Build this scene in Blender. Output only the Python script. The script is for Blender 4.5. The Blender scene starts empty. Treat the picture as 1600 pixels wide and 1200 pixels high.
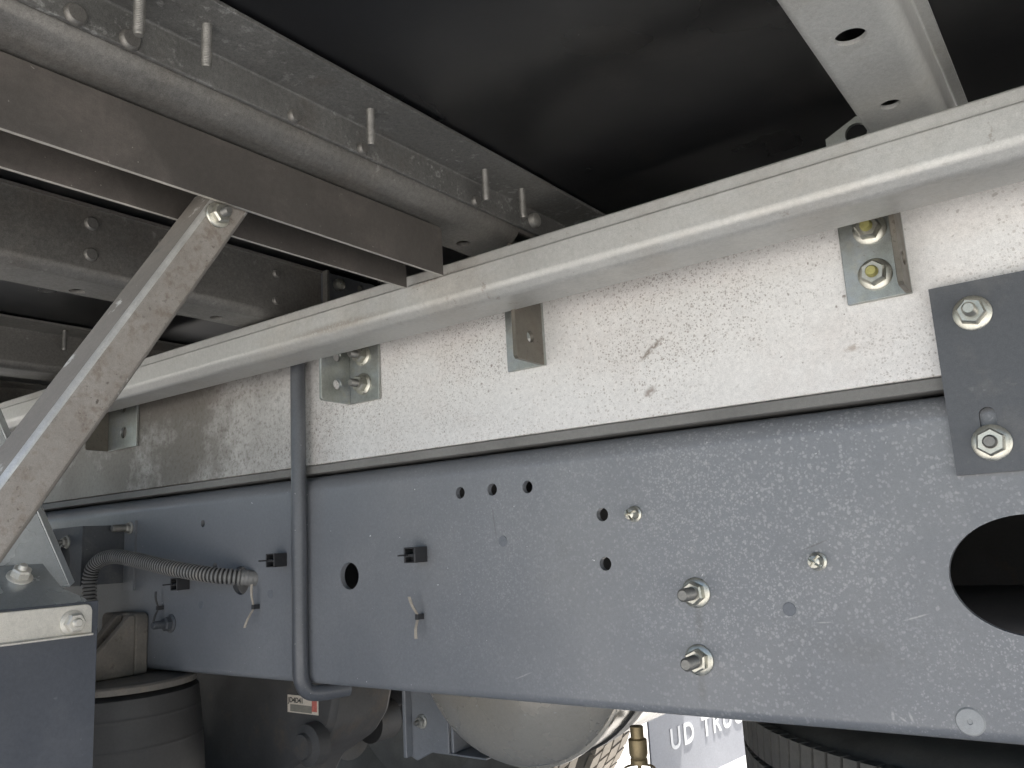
import bpy, bmesh, math, random
from mathutils import Vector, Matrix
random.seed(7)
scene = bpy.context.scene
C = bpy.context.collection
PI = math.pi
ZC = 0.95                      # height of the lens above the ground; the parts below are measured from lens height

# ------------------------------------------------------------------ camera
cam = bpy.data.cameras.new('camera')
cam.sensor_width = 36.0
cam.lens = 28.947
cam.clip_start = 0.02
cam.clip_end = 500
camo = bpy.data.objects.new('camera', cam)
C.objects.link(camo)
camo.matrix_world = Matrix(((0.8031, 0.1514, 0.5763, 0.0),
                            (0.5933, -0.1146, -0.7968, 0.0),
                            (-0.0546, 0.9818, -0.1818, ZC),
                            (0, 0, 0, 1)))
scene.camera = camo

# ------------------------------------------------------------------ light
SUN_EL, SUN_AZ = math.radians(72), math.radians(68)      # azimuth counted from +X towards +Y
sd = Vector((math.cos(SUN_EL)*math.cos(SUN_AZ), math.cos(SUN_EL)*math.sin(SUN_AZ), math.sin(SUN_EL)))
w = bpy.data.worlds.new('World')
scene.world = w
w.use_nodes = True
nt = w.node_tree
bg = nt.nodes['Background']
sky = nt.nodes.new('ShaderNodeTexSky')
sky.sky_type = 'NISHITA'
sky.sun_disc = False
sky.sun_elevation = SUN_EL
sky.sun_rotation = PI/2 - SUN_AZ
nt.links.new(sky.outputs[0], bg.inputs[0])
bg.inputs[1].default_value = 0.06
sl = bpy.data.lights.new('sun', 'SUN')
sl.energy = 5.0
sl.angle = math.radians(0.5)
sl.color = (1.0, 0.965, 0.915)
so = bpy.data.objects.new('sun', sl)
C.objects.link(so)
so.rotation_euler = (-sd).to_track_quat('-Z', 'Y').to_euler()
vs = scene.view_settings
vs.view_transform = 'Standard'
vs.look = 'None'
vs.gamma = 1
vs.use_curve_mapping = False
vs.exposure = 1.95
scene.cycles.max_bounces = 10
scene.cycles.diffuse_bounces = 6
scene.cycles.glossy_bounces = 4

# ------------------------------------------------------------------ materials
def mat(name, col, rough=0.5, metal=0.0, var=0.12, vscale=5.0, stretch=(1, 1, 1), layers=(), bump=0.0, bscale=400.0, rvar=0.08, coat=0.0, grain=0.10):
    m = bpy.data.materials.new(name)
    m.use_nodes = True
    t = m.node_tree
    N, L = t.nodes, t.links
    b = N['Principled BSDF']
    b.inputs['Metallic'].default_value = metal
    if coat:
        b.inputs['Coat Weight'].default_value = coat
        b.inputs['Coat Roughness'].default_value = 0.25
    tc = N.new('ShaderNodeTexCoord')
    mp = N.new('ShaderNodeMapping')
    mp.inputs['Scale'].default_value = stretch
    L.new(tc.outputs['Object'], mp.inputs[0])
    def noise(scale, detail=3.0, src=None, off=0.0):
        n = N.new('ShaderNodeTexNoise')
        n.inputs['Scale'].default_value = scale
        n.inputs['Detail'].default_value = detail
        if off: n.inputs['Roughness'].default_value = off
        L.new((src or tc.outputs['Object']), n.inputs['Vector'])
        return n.outputs['Fac']
    def rng(v, a, b_, c=0.0, d=1.0):
        r = N.new('ShaderNodeMapRange')
        for i, x in enumerate((a, b_, c, d)):
            r.inputs[i+1].default_value = x
        L.new(v, r.inputs[0])
        return r.outputs[0]
    def mul(a, b_):
        x = N.new('ShaderNodeMath'); x.operation = 'MULTIPLY'
        L.new(a, x.inputs[0])
        if isinstance(b_, float): x.inputs[1].default_value = b_
        else: L.new(b_, x.inputs[1])
        return x.outputs[0]
    def mix(f, a, b_):
        x = N.new('ShaderNodeMix'); x.data_type = 'RGBA'
        L.new(f, x.inputs[0])
        for i, v in ((6, a), (7, b_)):
            if isinstance(v, tuple): x.inputs[i].default_value = (*v, 1)
            else: L.new(v, x.inputs[i])
        return x.outputs[2]
    lo = tuple(c*(1-var) for c in col)
    hi = tuple(min(0.95, c*(1+var)) for c in col)
    n1 = noise(vscale, 5.0, mp.outputs[0])
    colr = mix(rng(n1, 0.3, 0.7), lo, hi)
    for ly in layers:
        kind, lc, sc, th, soft, amt = ly[:6]
        msc = ly[6] if len(ly) > 6 else 0
        if kind == 'n':                                   # blotchy noise patches
            f = rng(noise(sc, 9.0, None, 0.68), th, th+soft)
        elif kind == 'v':                                 # round droplets
            v = N.new('ShaderNodeTexVoronoi')
            v.inputs['Scale'].default_value = sc
            wv = N.new('ShaderNodeVectorMath'); wv.operation = 'ADD'
            nz = N.new('ShaderNodeTexNoise'); nz.inputs['Scale'].default_value = sc*0.9
            L.new(tc.outputs['Object'], nz.inputs['Vector'])
            sc2 = N.new('ShaderNodeVectorMath'); sc2.operation = 'SCALE'; sc2.inputs['Scale'].default_value = 1.3/sc
            L.new(nz.outputs['Color'], sc2.inputs[0])
            L.new(tc.outputs['Object'], wv.inputs[0]); L.new(sc2.outputs[0], wv.inputs[1])
            L.new(wv.outputs[0], v.inputs['Vector'])
            sp = N.new('ShaderNodeSeparateColor')
            L.new(v.outputs['Color'], sp.inputs[0])
            r1 = mul(sp.outputs[0], float(th))             # random droplet radius per cell
            d = N.new('ShaderNodeMath'); d.operation = 'SUBTRACT'
            L.new(r1, d.inputs[0]); L.new(v.outputs['Distance'], d.inputs[1])
            f = rng(d.outputs[0], 0.0, soft)
        elif kind == 'e':                                 # one smudge: (x, z, half length, half width, slant) on the member
            ex, ez, ra, rb, an = sc
            sx = N.new('ShaderNodeMapping'); sx.vector_type = 'TEXTURE'
            sx.inputs['Location'].default_value = (ex, 0, ez); sx.inputs['Rotation'].default_value = (0, -an, 0)
            sx.inputs['Scale'].default_value = (ra, 1000, rb)
            L.new(tc.outputs['Object'], sx.inputs[0])
            ln = N.new('ShaderNodeVectorMath'); ln.operation = 'LENGTH'
            L.new(sx.outputs[0], ln.inputs[0])
            f = mul(rng(ln.outputs['Value'], 1.0, 0.35), rng(noise(260.0, 3.0), 0.28, 0.5))
            msc = 0
        if msc:                                            # where the layer gathers
            f = mul(f, rng(noise(msc, 3.0), 0.42, 0.62))
        if len(ly) > 7:                                    # along the member, in metres from its middle
            sx = N.new('ShaderNodeSeparateXYZ')
            L.new(tc.outputs['Object'], sx.inputs[0])
            f = mul(f, rng(sx.outputs[0], ly[7], ly[8], 0.12 if ly[8] > ly[7] else 0.0, 1.0))
        colr = mix(mul(f, float(amt)), colr, lc)
    if grain:                                              # fine surface grain on two scales
        gm = N.new('ShaderNodeMath'); gm.operation = 'ADD'
        L.new(rng(noise(1100.0, 2.0), 0.3, 0.7, 0.5-grain, 0.5+grain), gm.inputs[0])
        L.new(rng(noise(230.0, 4.0), 0.3, 0.7, 0.5-grain*0.7, 0.5+grain*0.7), gm.inputs[1])
        gx = N.new('ShaderNodeVectorMath'); gx.operation = 'SCALE'
        L.new(colr, gx.inputs[0]); L.new(gm.outputs[0], gx.inputs['Scale'])
        colr = gx.outputs[0]
    L.new(colr, b.inputs['Base Color'])
    L.new(rng(noise(vscale*2.3, 4.0), 0.3, 0.7, max(0.02, rough-rvar), min(1, rough+rvar)), b.inputs['Roughness'])
    if bump:
        bp = N.new('ShaderNodeBump')
        bp.inputs['Strength'].default_value = bump
        bp.inputs['Distance'].default_value = 0.002
        L.new(noise(bscale, 3.0), bp.inputs['Height'])
        L.new(bp.outputs[0], b.inputs['Normal'])
    return m

BROWN = (0.055, 0.04, 0.028)
M = {
 'paint': mat('chassis_paint', (0.168, 0.176, 0.190), 0.40, 0.0, 0.10, 3.0, coat=0.2, bump=0.05, bscale=700, grain=0.07, layers=[
     ('n', (0.25, 0.25, 0.25), 4.0, 0.48, 0.3, 0.45),
     ('v', (0.35, 0.355, 0.36), 260, 0.62, 0.2, 0.55, 2.6, 0.1, 0.6),
     ('v', (0.37, 0.37, 0.37), 170, 0.36, 0.14, 0.5, 4.0, 0.1, 0.7),
     ('v', (0.42, 0.42, 0.42), 420, 0.6, 0.2, 0.45, 6.0, 0.0, 0.6),
     ('v', (0.75, 0.75, 0.75), 60, 0.06, 0.02, 0.9),
     ('n', (0.10, 0.098, 0.095), 9.0, 0.62, 0.12, 0.3),
     ('e', (0.40, 0.40, 0.39), (0.735, -0.0465, 0.014, 0.0009, 0.28), 0, 0, 0.8),
     ('e', (0.09, 0.09, 0.09), (0.655, 0.020, 0.016, 0.0011, 0.35), 0, 0, 0.7),
     ('e', (0.38, 0.38, 0.37), (0.655, -0.052, 0.010, 0.0008, 0.05), 0, 0, 0.7),
     ('e', (0.36, 0.36, 0.35), (0.30, -0.118, 0.016, 0.0010, 0.35), 0, 0, 0.7),
     ('e', (0.09, 0.088, 0.085), (0.528, -0.052, 0.006, 0.022, 0.0), 0, 0, 0.4),
     ('e', (0.09, 0.088, 0.085), (0.5247, -0.118, 0.006, 0.020, 0.0), 0, 0, 0.4),
     ('e', (0.09, 0.085, 0.08), (0.268, 0.062, 0.0014, 0.030, 0.12), 0, 0, 0.4),
     ('e', (0.42, 0.42, 0.41), (0.705, -0.132, 0.0018, 0.0055, 0.0), 0, 0, 0.6),
     ('e', (0.42, 0.42, 0.41), (0.713, -0.134, 0.0045, 0.0012, -0.6), 0, 0, 0.6),
     ('e', (0.42, 0.42, 0.41), (0.720, -0.132, 0.0015, 0.0055, 0.3), 0, 0, 0.6)]),
 'paint_dark': mat('plate_paint', (0.075, 0.08, 0.088), 0.5, 0.0, 0.1, 6.0, bump=0.05, layers=[
     ('v', (0.28, 0.28, 0.28), 70, 0.2, 0.08, 0.6, 8.0), ('n', (0.16, 0.158, 0.152), 14, 0.50, 0.2, 0.5), ('n', (0.20, 0.195, 0.185), 70, 0.60, 0.08, 0.4, 10.0)]),
 'alu': mat('dusty_aluminium', (0.70, 0.685, 0.665), 0.5, 0.2, 0.06, 4.0, stretch=(0.4, 1, 3), bump=0.06, bscale=500, layers=[
     ('n', (0.60, 0.545, 0.51), 7.0, 0.50, 0.2, 0.4),
     ('v', (0.25, 0.205, 0.17), 300, 0.48, 0.16, 0.6, 3.2),
     ('v', (0.20, 0.165, 0.14), 420, 0.55, 0.16, 0.6, 6.0),
     ('v', (0.17, 0.135, 0.11), 130, 0.24, 0.10, 0.75, 5.0),
     ('n', (0.24, 0.19, 0.15), 240.0, 0.60, 0.08, 0.6, 7.0),
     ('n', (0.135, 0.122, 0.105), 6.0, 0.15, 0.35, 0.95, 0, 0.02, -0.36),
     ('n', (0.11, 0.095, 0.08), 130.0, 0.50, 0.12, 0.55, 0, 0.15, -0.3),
     ('e', (0.16, 0.12, 0.09), (0.4985, -0.039, 0.0235, 0.0042, 0.62), 0, 0, 0.8),
     ('e', (0.20, 0.15, 0.12), (0.4925, -0.0865, 0.010, 0.006, 0.5), 0, 0, 0.7),
     ('e', (0.10, 0.08, 0.07), (0.107, 0.0555, 0.006, 0.008, 0.2), 0, 0, 0.9),
     ('e', (0.30, 0.23, 0.18), (0.71, -0.076, 0.010, 0.004, 0.1), 0, 0, 0.6)]),
 'pipe': mat('pipe_paint', (0.095, 0.10, 0.11), 0.36, 0.0, 0.12, 8.0, layers=[('v', (0.5, 0.5, 0.5), 90, 0.12, 0.05, 0.6)]),
 'groove_shade': mat('conduit_groove_shade', (0.03, 0.029, 0.027), 0.6, 0.0, 0.1, 30.0),  # near-black colour paints the shade between the conduit's ribs
 'strip': mat('packing_rubber', (0.17, 0.168, 0.16), 0.75, 0.0, 0.15, 8.0, layers=[('n', (0.22, 0.21, 0.2), 20, 0.6, 0.2, 0.5)]),
 'galv_light': mat('galvanised_light', (0.43, 0.428, 0.41), 0.48, 0.45, 0.07, 5.0, stretch=(0.5, 2, 2), bump=0.08, bscale=600, layers=[
     ('n', (0.36, 0.33, 0.29), 5.0, 0.50, 0.2, 0.6),
     ('n', (0.58, 0.57, 0.53), 11.0, 0.56, 0.15, 0.4),
     ('n', (0.18, 0.15, 0.12), 60.0, 0.62, 0.06, 0.55, 4.0),
     ('e', (0.20, 0.16, 0.12), (0.29, 0.012, 0.05, 0.003, 0.1), 0, 0, 0.5),
     ('e', (0.24, 0.20, 0.16), (0.12, -0.012, 0.12, 0.008, 0.0), 0, 0, 0.5),
     ('v', (0.18, 0.16, 0.13), 150, 0.12, 0.05, 0.7, 6.0)]),
 'galv': mat('galvanised_grey', (0.168, 0.162, 0.150), 0.46, 0.45, 0.28, 7.0, grain=0.2, bump=0.1, bscale=300, layers=[
     ('n', (0.17, 0.145, 0.12), 5.0, 0.5, 0.2, 0.6),
     ('n', (0.36, 0.36, 0.34), 80.0, 0.60, 0.06, 0.5, 6.0),
     ('n', (0.10, 0.085, 0.07), 60.0, 0.64, 0.08, 0.6, 8.0)]),
 'galv_clean': mat('galvanised_clean', (0.42, 0.423, 0.408), 0.5, 0.35, 0.1, 6.0, bump=0.08, bscale=500, layers=[
     ('n', (0.27, 0.25, 0.22), 9.0, 0.56, 0.15, 0.5),
     ('v', (0.6, 0.6, 0.58), 140, 0.13, 0.05, 0.7, 8.0)]),
 'galv_spangle': mat('galvanised_oxide', (0.135, 0.134, 0.127), 0.5, 0.3, 0.22, 8.0, grain=0.22, bump=0.1, bscale=300, layers=[
     ('n', (0.40, 0.405, 0.385), 95.0, 0.56, 0.07, 0.6, 12.0),
     ('n', (0.11, 0.095, 0.08), 9.0, 0.56, 0.15, 0.6)]),
 'bar': mat('brown_grey_bar', (0.082, 0.074, 0.067), 0.55, 0.15, 0.15, 6.0, bump=0.06, layers=[
     ('n', (0.17, 0.145, 0.13), 7.0, 0.52, 0.2, 0.6),
     ('v', (0.35, 0.33, 0.3), 110, 0.1, 0.04, 0.6, 6.0)]),
 'bar_edge': mat('worn_bar_edge', (0.42, 0.40, 0.36), 0.5, 0.3, 0.15, 20.0),
 'brace_dirt': mat('rust_film', (0.31, 0.285, 0.255), 0.7, 0.1, 0.14, 9.0, bump=0.12, bscale=350, layers=[
     ('n', (0.18, 0.155, 0.13), 20.0, 0.42, 0.25, 0.5),
     ('n', (0.17, 0.13, 0.10), 110.0, 0.50, 0.15, 0.6),
     ('v', (0.06, 0.045, 0.035), 260, 0.5, 0.16, 0.75, 14.0),
     ('n', (0.05, 0.036, 0.03), 190.0, 0.62, 0.06, 0.7, 22.0)]),
 'brace_edge': mat('zinc_edge_highlight', (0.62, 0.61, 0.57), 0.4, 0.5, 0.15, 30.0),  # pale colour paints the highlight along the brace's crease
 'brace_galv': mat('streaked_zinc', (0.20, 0.182, 0.16), 0.8, 0.0, 0.2, 8.0, bump=0.08, layers=[
     ('n', (0.62, 0.62, 0.58), 22.0, 0.6, 0.05, 0.7), ('n', (0.10, 0.10, 0.10), 30.0, 0.6, 0.1, 0.6)]),
 'zinc': mat('zinc_plate', (0.33, 0.345, 0.32), 0.36, 0.65, 0.1, 14.0, bump=0.06, layers=[
     ('n', (0.34, 0.37, 0.41), 14.0, 0.5, 0.15, 0.6), ('n', (0.55, 0.50, 0.36), 22.0, 0.58, 0.15, 0.5),
     ('v', (0.12, 0.10, 0.08), 220, 0.22, 0.1, 0.6, 10.0)]),
 'zinc_dark': mat('dark_zinc', (0.15, 0.138, 0.115), 0.5, 0.5, 0.15, 20.0, layers=[('v', (0.06, 0.05, 0.04), 240, 0.45, 0.15, 0.7, 12.0), ('n', (0.12, 0.10, 0.08), 14, 0.5, 0.2, 0.6)]),  # darker, browner zinc with fine dark specks
 'nut': mat('zinc_nut', (0.50, 0.49, 0.43), 0.34, 0.85, 0.12, 60.0, layers=[('n', (0.2, 0.17, 0.13), 120, 0.6, 0.1, 0.6)]),
 'nut_dull': mat('dull_nut', (0.36, 0.35, 0.32), 0.5, 0.6, 0.15, 60.0),
 'yellow': mat('yellow_mark', (0.40, 0.37, 0.14), 0.5, 0.4, 0.2, 90.0),
 'stud': mat('steel_stud', (0.22, 0.215, 0.2), 0.5, 0.7, 0.2, 90.0),
 'black_ply': mat('black_film_panel', (0.007, 0.0072, 0.008), 0.33, 0.0, 0.25, 3.0, layers=[
     ('v', (0.4, 0.4, 0.38), 26, 0.03, 0.012, 0.8), ('n', (0.05, 0.047, 0.042), 4.0, 0.55, 0.2, 0.5),
     ('n', (0.10, 0.10, 0.09), 60.0, 0.72, 0.04, 0.6, 5.0)], bump=0.03, bscale=80),
 'rubber': mat('bellows_rubber', (0.056, 0.053, 0.050), 0.62, 0.0, 0.15, 8.0, bump=0.05, layers=[('n', (0.06, 0.055, 0.048), 10, 0.55, 0.2, 0.5)]),
 'flap': mat('flap_rubber', (0.075, 0.082, 0.098), 0.45, 0.0, 0.12, 5.0, bump=0.04, layers=[
     ('v', (0.35, 0.35, 0.36), 45, 0.09, 0.03, 0.7, 6.0), ('n', (0.14, 0.14, 0.15), 5, 0.55, 0.2, 0.5)]),
 'flap_grey': mat('dusty_flap', (0.33, 0.335, 0.36), 0.7, 0.0, 0.08, 5.0),
 'tyre': mat('tyre_rubber', (0.11, 0.105, 0.096), 0.8, 0.0, 0.2, 12.0, bump=0.1, layers=[('n', (0.17, 0.16, 0.14), 8, 0.5, 0.2, 0.6)]),
 'tyre_dust': mat('dusty_tread', (0.30, 0.27, 0.23), 0.85, 0.0, 0.15, 12.0),
 'steel_bracket': mat('satin_steel', (0.42, 0.44, 0.44), 0.26, 0.5, 0.08, 5.0, bump=0.03),
 'stainless': mat('brushed_clamp', (0.68, 0.65, 0.58), 0.42, 0.4, 0.06, 8.0, stretch=(1, 0.3, 4), bump=0.03, layers=[('n', (0.5, 0.46, 0.4), 9, 0.55, 0.2, 0.5)]),
 'plastic': mat('black_plastic', (0.028, 0.028, 0.03), 0.45, 0.0, 0.1, 30.0),
 'conduit': mat('ribbed_conduit', (0.175, 0.172, 0.165), 0.5, 0.0, 0.15, 15.0, layers=[('n', (0.30, 0.25, 0.19), 14, 0.55, 0.15, 0.5)]),
 'tie': mat('faded_tie', (0.30, 0.265, 0.22), 0.6, 0.0, 0.15, 50.0),
 'tie_dark': mat('dark_tie', (0.06, 0.058, 0.055), 0.55, 0.0, 0.15, 50.0),
 'cast': mat('rusty_casting', (0.20, 0.18, 0.155), 0.8, 0.1, 0.2, 18.0, bump=0.3, bscale=160, layers=[
     ('n', (0.30, 0.25, 0.19), 22, 0.55, 0.15, 0.5), ('n', (0.05, 0.045, 0.04), 40, 0.6, 0.1, 0.6)]),
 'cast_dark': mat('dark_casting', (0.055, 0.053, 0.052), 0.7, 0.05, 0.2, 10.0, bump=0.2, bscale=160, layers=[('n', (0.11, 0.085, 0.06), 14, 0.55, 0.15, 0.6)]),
 'tank': mat('tank_paint', (0.45, 0.42, 0.37), 0.28, 0.45, 0.08, 5.0, layers=[
     ('n', (0.10, 0.09, 0.08), 60, 0.66, 0.05, 0.6, 7.0), ('v', (0.8, 0.8, 0.8), 60, 0.1, 0.03, 0.8)]),
 'brass': mat('brass_valve', (0.36, 0.28, 0.16), 0.5, 0.6, 0.2, 40.0),
 'white_text': mat('white_print', (0.8, 0.8, 0.8), 0.7, 0.0, 0.05, 30.0),
 'paper': mat('label_paper', (0.62, 0.55, 0.46), 0.7, 0.0, 0.08, 40.0),
 'print_grey': mat('print_grey', (0.22, 0.205, 0.17), 0.7, 0.0, 0.1, 100.0),
 'print_black': mat('print_black', (0.05, 0.045, 0.04), 0.7, 0.0, 0.1, 100.0),
 'print_red': mat('print_red', (0.50, 0.14, 0.11), 0.7, 0.0, 0.2, 300.0),
 'plug_white': mat('pale_plug', (0.34, 0.345, 0.345), 0.6, 0.0, 0.05, 40.0),
 'patch': mat('blue_grey_plug', (0.14, 0.15, 0.168), 0.55, 0.0, 0.05, 40.0),
 'ground': mat('concrete_ground', (0.455, 0.44, 0.418), 0.9, 0.0, 0.12, 0.8, bump=0.2, bscale=90, layers=[
     ('n', (0.26, 0.25, 0.24), 55, 0.58, 0.12, 0.7), ('v', (0.62, 0.61, 0.6), 60, 0.25, 0.1, 0.6)]),
}

# ------------------------------------------------------------------ mesh helpers
def fillet(pts, r, seg=6):
    rs = r if isinstance(r, (list, tuple)) else [r]*len(pts)
    out = [Vector(pts[0])]
    for i in range(1, len(pts)-1):
        p, a, b = Vector(pts[i]), Vector(pts[i-1]), Vector(pts[i+1])
        u, v = (a-p).normalized(), (b-p).normalized()
        ang = u.angle(v)
        rr = rs[i]
        if rr <= 0 or ang > PI-0.05:
            out.append(p); continue
        d = min(rr/math.tan(ang/2), (a-p).length*0.49, (b-p).length*0.49)
        rr = d*math.tan(ang/2)
        c = p + (u+v).normalized()*(rr/math.sin(ang/2))
        s, e = p+u*d-c, p+v*d-c
        tot = s.angle(e)
        for k in range(seg+1):
            f = k/seg
            out.append(c + (s*math.sin((1-f)*tot)+e*math.sin(f*tot))/math.sin(tot))
    out.append(Vector(pts[-1]))
    return out

def thick(pts, t):
    n = len(pts)
    L, R = [], []
    for i in range(n):
        ds = []
        if i > 0: ds.append((pts[i]-pts[i-1]).normalized())
        if i < n-1: ds.append((pts[i+1]-pts[i]).normalized())
        nn = sum((Vector((-d.y, d.x)) for d in ds), Vector((0, 0))).normalized()
        k = nn.dot(Vector((-ds[0].y, ds[0].x)))
        L.append(pts[i]+nn*(t/2/k)); R.append(pts[i]-nn*(t/2/k))
    return L+R[::-1]

def extrude(poly, axis, a, b):
    bm = bmesh.new()
    def P(p, s):
        return {'X': (s, p[0], p[1]), 'Y': (p[0], s, p[1]), 'Z': (p[0], p[1], s)}[axis]
    A = [bm.verts.new(P(p, a)) for p in poly]
    B = [bm.verts.new(P(p, b)) for p in poly]
    n = len(poly)
    bm.faces.new(A); bm.faces.new(B[::-1])
    for i in range(n):
        bm.faces.new((A[i], B[i], B[(i+1) % n], A[(i+1) % n]))
    bmesh.ops.recalc_face_normals(bm, faces=bm.faces)
    return bm

def box(x0, x1, y0, y1, z0, z1):
    return extrude([(x0, y0), (x1, y0), (x1, y1), (x0, y1)], 'Z', z0, z1)

def merge(*bms):
    out = bmesh.new()
    for b in bms:
        me = bpy.data.meshes.new('tmp'); b.to_mesh(me); b.free()
        out.from_mesh(me); bpy.data.meshes.remove(me)
    return out

def lathe(prof, seg=32, axis='Z', centre=(0, 0, 0), a0=0.0, a1=2*PI):
    bm = bmesh.new()
    full = abs(a1-a0-2*PI) < 1e-6
    rings = []
    ns = seg if full else seg+1
    for r, h in prof:
        ring = []
        for k in range(ns):
            a = a0+(a1-a0)*k/seg
            c, s = math.cos(a)*r, math.sin(a)*r
            p = {'Z': (c, s, h), 'Y': (c, h, s), 'X': (h, c, s)}[axis]
            ring.append(bm.verts.new(Vector(p)+Vector(centre)))
        rings.append(ring)
    for i in range(len(rings)-1):
        for k in range(seg):
            k2 = (k+1) % ns
            bm.faces.new((rings[i][k], rings[i][k2], rings[i+1][k2], rings[i+1][k]))
    if full:
        for rg in (rings[0], rings[-1]):
            if prof[0 if rg is rings[0] else -1][0] > 1e-5:
                bm.faces.new(rg)
    bmesh.ops.remove_doubles(bm, verts=bm.verts, dist=1e-6)
    bmesh.ops.recalc_face_normals(bm, faces=bm.faces)
    return bm

def cyl(p, q, r, seg=20, r2=None):
    p, q = Vector(p), Vector(q)
    d = q-p
    bm = lathe([(r, 0), (r if r2 is None else r2, d.length)], seg)
    bm.transform(Matrix.Translation(p) @ d.to_track_quat('Z', 'Y').to_matrix().to_4x4())
    return bm

def smooth_path(pts, n):
    P = [Vector(p) for p in pts]
    P = [P[0]*2-P[1]]+P+[P[-1]*2-P[-2]]
    out = []
    for i in range(1, len(P)-2):
        for k in range(n):
            t = k/n
            a, b, c, d = P[i-1], P[i], P[i+1], P[i+2]
            out.append(0.5*((2*b)+(c-a)*t+(2*a-5*b+4*c-d)*t*t+(3*b-a-3*c+d)*t**3))
    out.append(P[-2])
    return out

def sweep(path, rad, seg=16, cap=True):
    bm = bmesh.new()
    rings = []
    up = Vector((0, 0, 1))
    t0 = (path[1]-path[0]).normalized()
    nrm = t0.cross(up) if abs(t0.dot(up)) < 0.9 else t0.cross(Vector((0, 1, 0)))
    nrm.normalize()
    for i, p in enumerate(path):
        t = (path[min(i+1, len(path)-1)]-path[max(i-1, 0)]).normalized()
        nrm = (nrm-t*nrm.dot(t)).normalized()
        bn = t.cross(nrm)
        r = rad(i) if callable(rad) else rad
        rings.append([bm.verts.new(p+nrm*math.cos(2*PI*k/seg)*r+bn*math.sin(2*PI*k/seg)*r) for k in range(seg)])
    for i in range(len(rings)-1):
        for k in range(seg):
            bm.faces.new((rings[i][k], rings[i][(k+1) % seg], rings[i+1][(k+1) % seg], rings[i+1][k]))
    if cap:
        bm.faces.new(rings[0]); bm.faces.new(rings[-1])
    bmesh.ops.recalc_face_normals(bm, faces=bm.faces)
    return bm

def to_mesh(bm, name, ang=32):
    me = bpy.data.meshes.new(name)
    bm.to_mesh(me); bm.free()
    for p in me.polygons: p.use_smooth = True
    me.set_sharp_from_angle(angle=math.radians(ang))
    return me

def cut(bm, cutters):
    """boolean difference of closed solids, baked into a new bmesh"""
    a = bpy.data.meshes.new('a'); bm.to_mesh(a); bm.free()
    cb = merge(*cutters)
    bmesh.ops.recalc_face_normals(cb, faces=cb.faces)
    b = bpy.data.meshes.new('b'); cb.to_mesh(b); cb.free()
    oa = bpy.data.objects.new('a', a); ob = bpy.data.objects.new('b', b)
    C.objects.link(oa); C.objects.link(ob)
    md = oa.modifiers.new('cut', 'BOOLEAN'); md.operation = 'DIFFERENCE'; md.solver = 'EXACT'; md.object = ob
    dg = bpy.context.evaluated_depsgraph_get()
    res = bpy.data.meshes.new_from_object(oa.evaluated_get(dg))
    out = bmesh.new(); out.from_mesh(res)
    bpy.data.objects.remove(oa); bpy.data.objects.remove(ob)
    for m in (a, b, res): bpy.data.meshes.remove(m)
    return out

WL = {}
def wloc(o):
    return WL.get(o.name, Vector((0, 0, 0)))

def put(name, me, m, parent=None, loc=(0, 0, 0), rot=None, bevel=0.0, wn=True):
    o = bpy.data.objects.new(name, me)
    C.objects.link(o)
    if m and not me.materials:
        for k in (m if isinstance(m, list) else [m]): me.materials.append(M[k])
    loc = Vector(loc)
    WL[o.name] = loc
    if parent:
        o.parent = parent
        o.location = loc-wloc(parent)
    else:
        o.location = loc
    if rot: o.rotation_euler = rot
    if bevel:
        bv = o.modifiers.new('edge', 'BEVEL'); bv.width = bevel; bv.segments = 2
        bv.limit_method = 'ANGLE'; bv.angle_limit = math.radians(50); bv.harden_normals = False
    if wn:
        x = o.modifiers.new('normals', 'WEIGHTED_NORMAL'); x.keep_sharp = True; x.weight = 100
    return o

def solid(name, bm, m, parent=None, bevel=0.0, ang=32, wn=True):
    """a mesh given in scene metres; its origin goes to the middle of its bounds"""
    vs_ = [v.co for v in bm.verts]
    c = Vector([(min(v[i] for v in vs_)+max(v[i] for v in vs_))/2 for i in range(3)])
    bmesh.ops.translate(bm, verts=bm.verts, vec=-c)
    return put(name, to_mesh(bm, name, ang), m, parent, c, None, bevel, wn)

def tag(o, label, cat, group=None):
    o['label'] = label; o['category'] = cat
    if group: o['group'] = group
    return o

def thing(name, label, cat, loc, group=None):
    o = bpy.data.objects.new(name, None)
    o.empty_display_size = 0.05
    C.objects.link(o)
    o.location = loc
    WL[o.name] = Vector(loc)
    return tag(o, label, cat, group)

# shared fastener meshes, axis along local +Z, seat at z = 0
def hexpts(af, rot=0.0):
    r = af/2/math.cos(PI/6)
    return [(r*math.cos(rot+k*PI/3), r*math.sin(rot+k*PI/3)) for k in range(6)]

def nut_mesh(af=0.0208, h=0.0135, fl=0.0155):
    """serrated flange nut: hexagon with chamfered top on a domed flange"""
    bm = lathe([(0.004, 0), (fl, 0), (fl, 0.0018), (fl*0.93, 0.0026), (af*0.5, 0.0036), (0.004, 0.0045)], 28)
    hx = bmesh.new()
    lev = [(0.0035, 1.0), (h-0.002, 1.0), (h, 0.86)]
    rings = []
    for z, s in lev:
        rings.append([hx.verts.new((x*s, y*s, z)) for x, y in hexpts(af, 0.3)])
    for i in range(2):
        for k in range(6):
            hx.faces.new((rings[i][k], rings[i][(k+1) % 6], rings[i+1][(k+1) % 6], rings[i+1][k]))
    hx.faces.new(rings[2]); hx.faces.new(rings[0])
    bmesh.ops.recalc_face_normals(hx, faces=hx.faces)
    return to_mesh(merge(bm, hx), 'flange_nut', 25)

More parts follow.
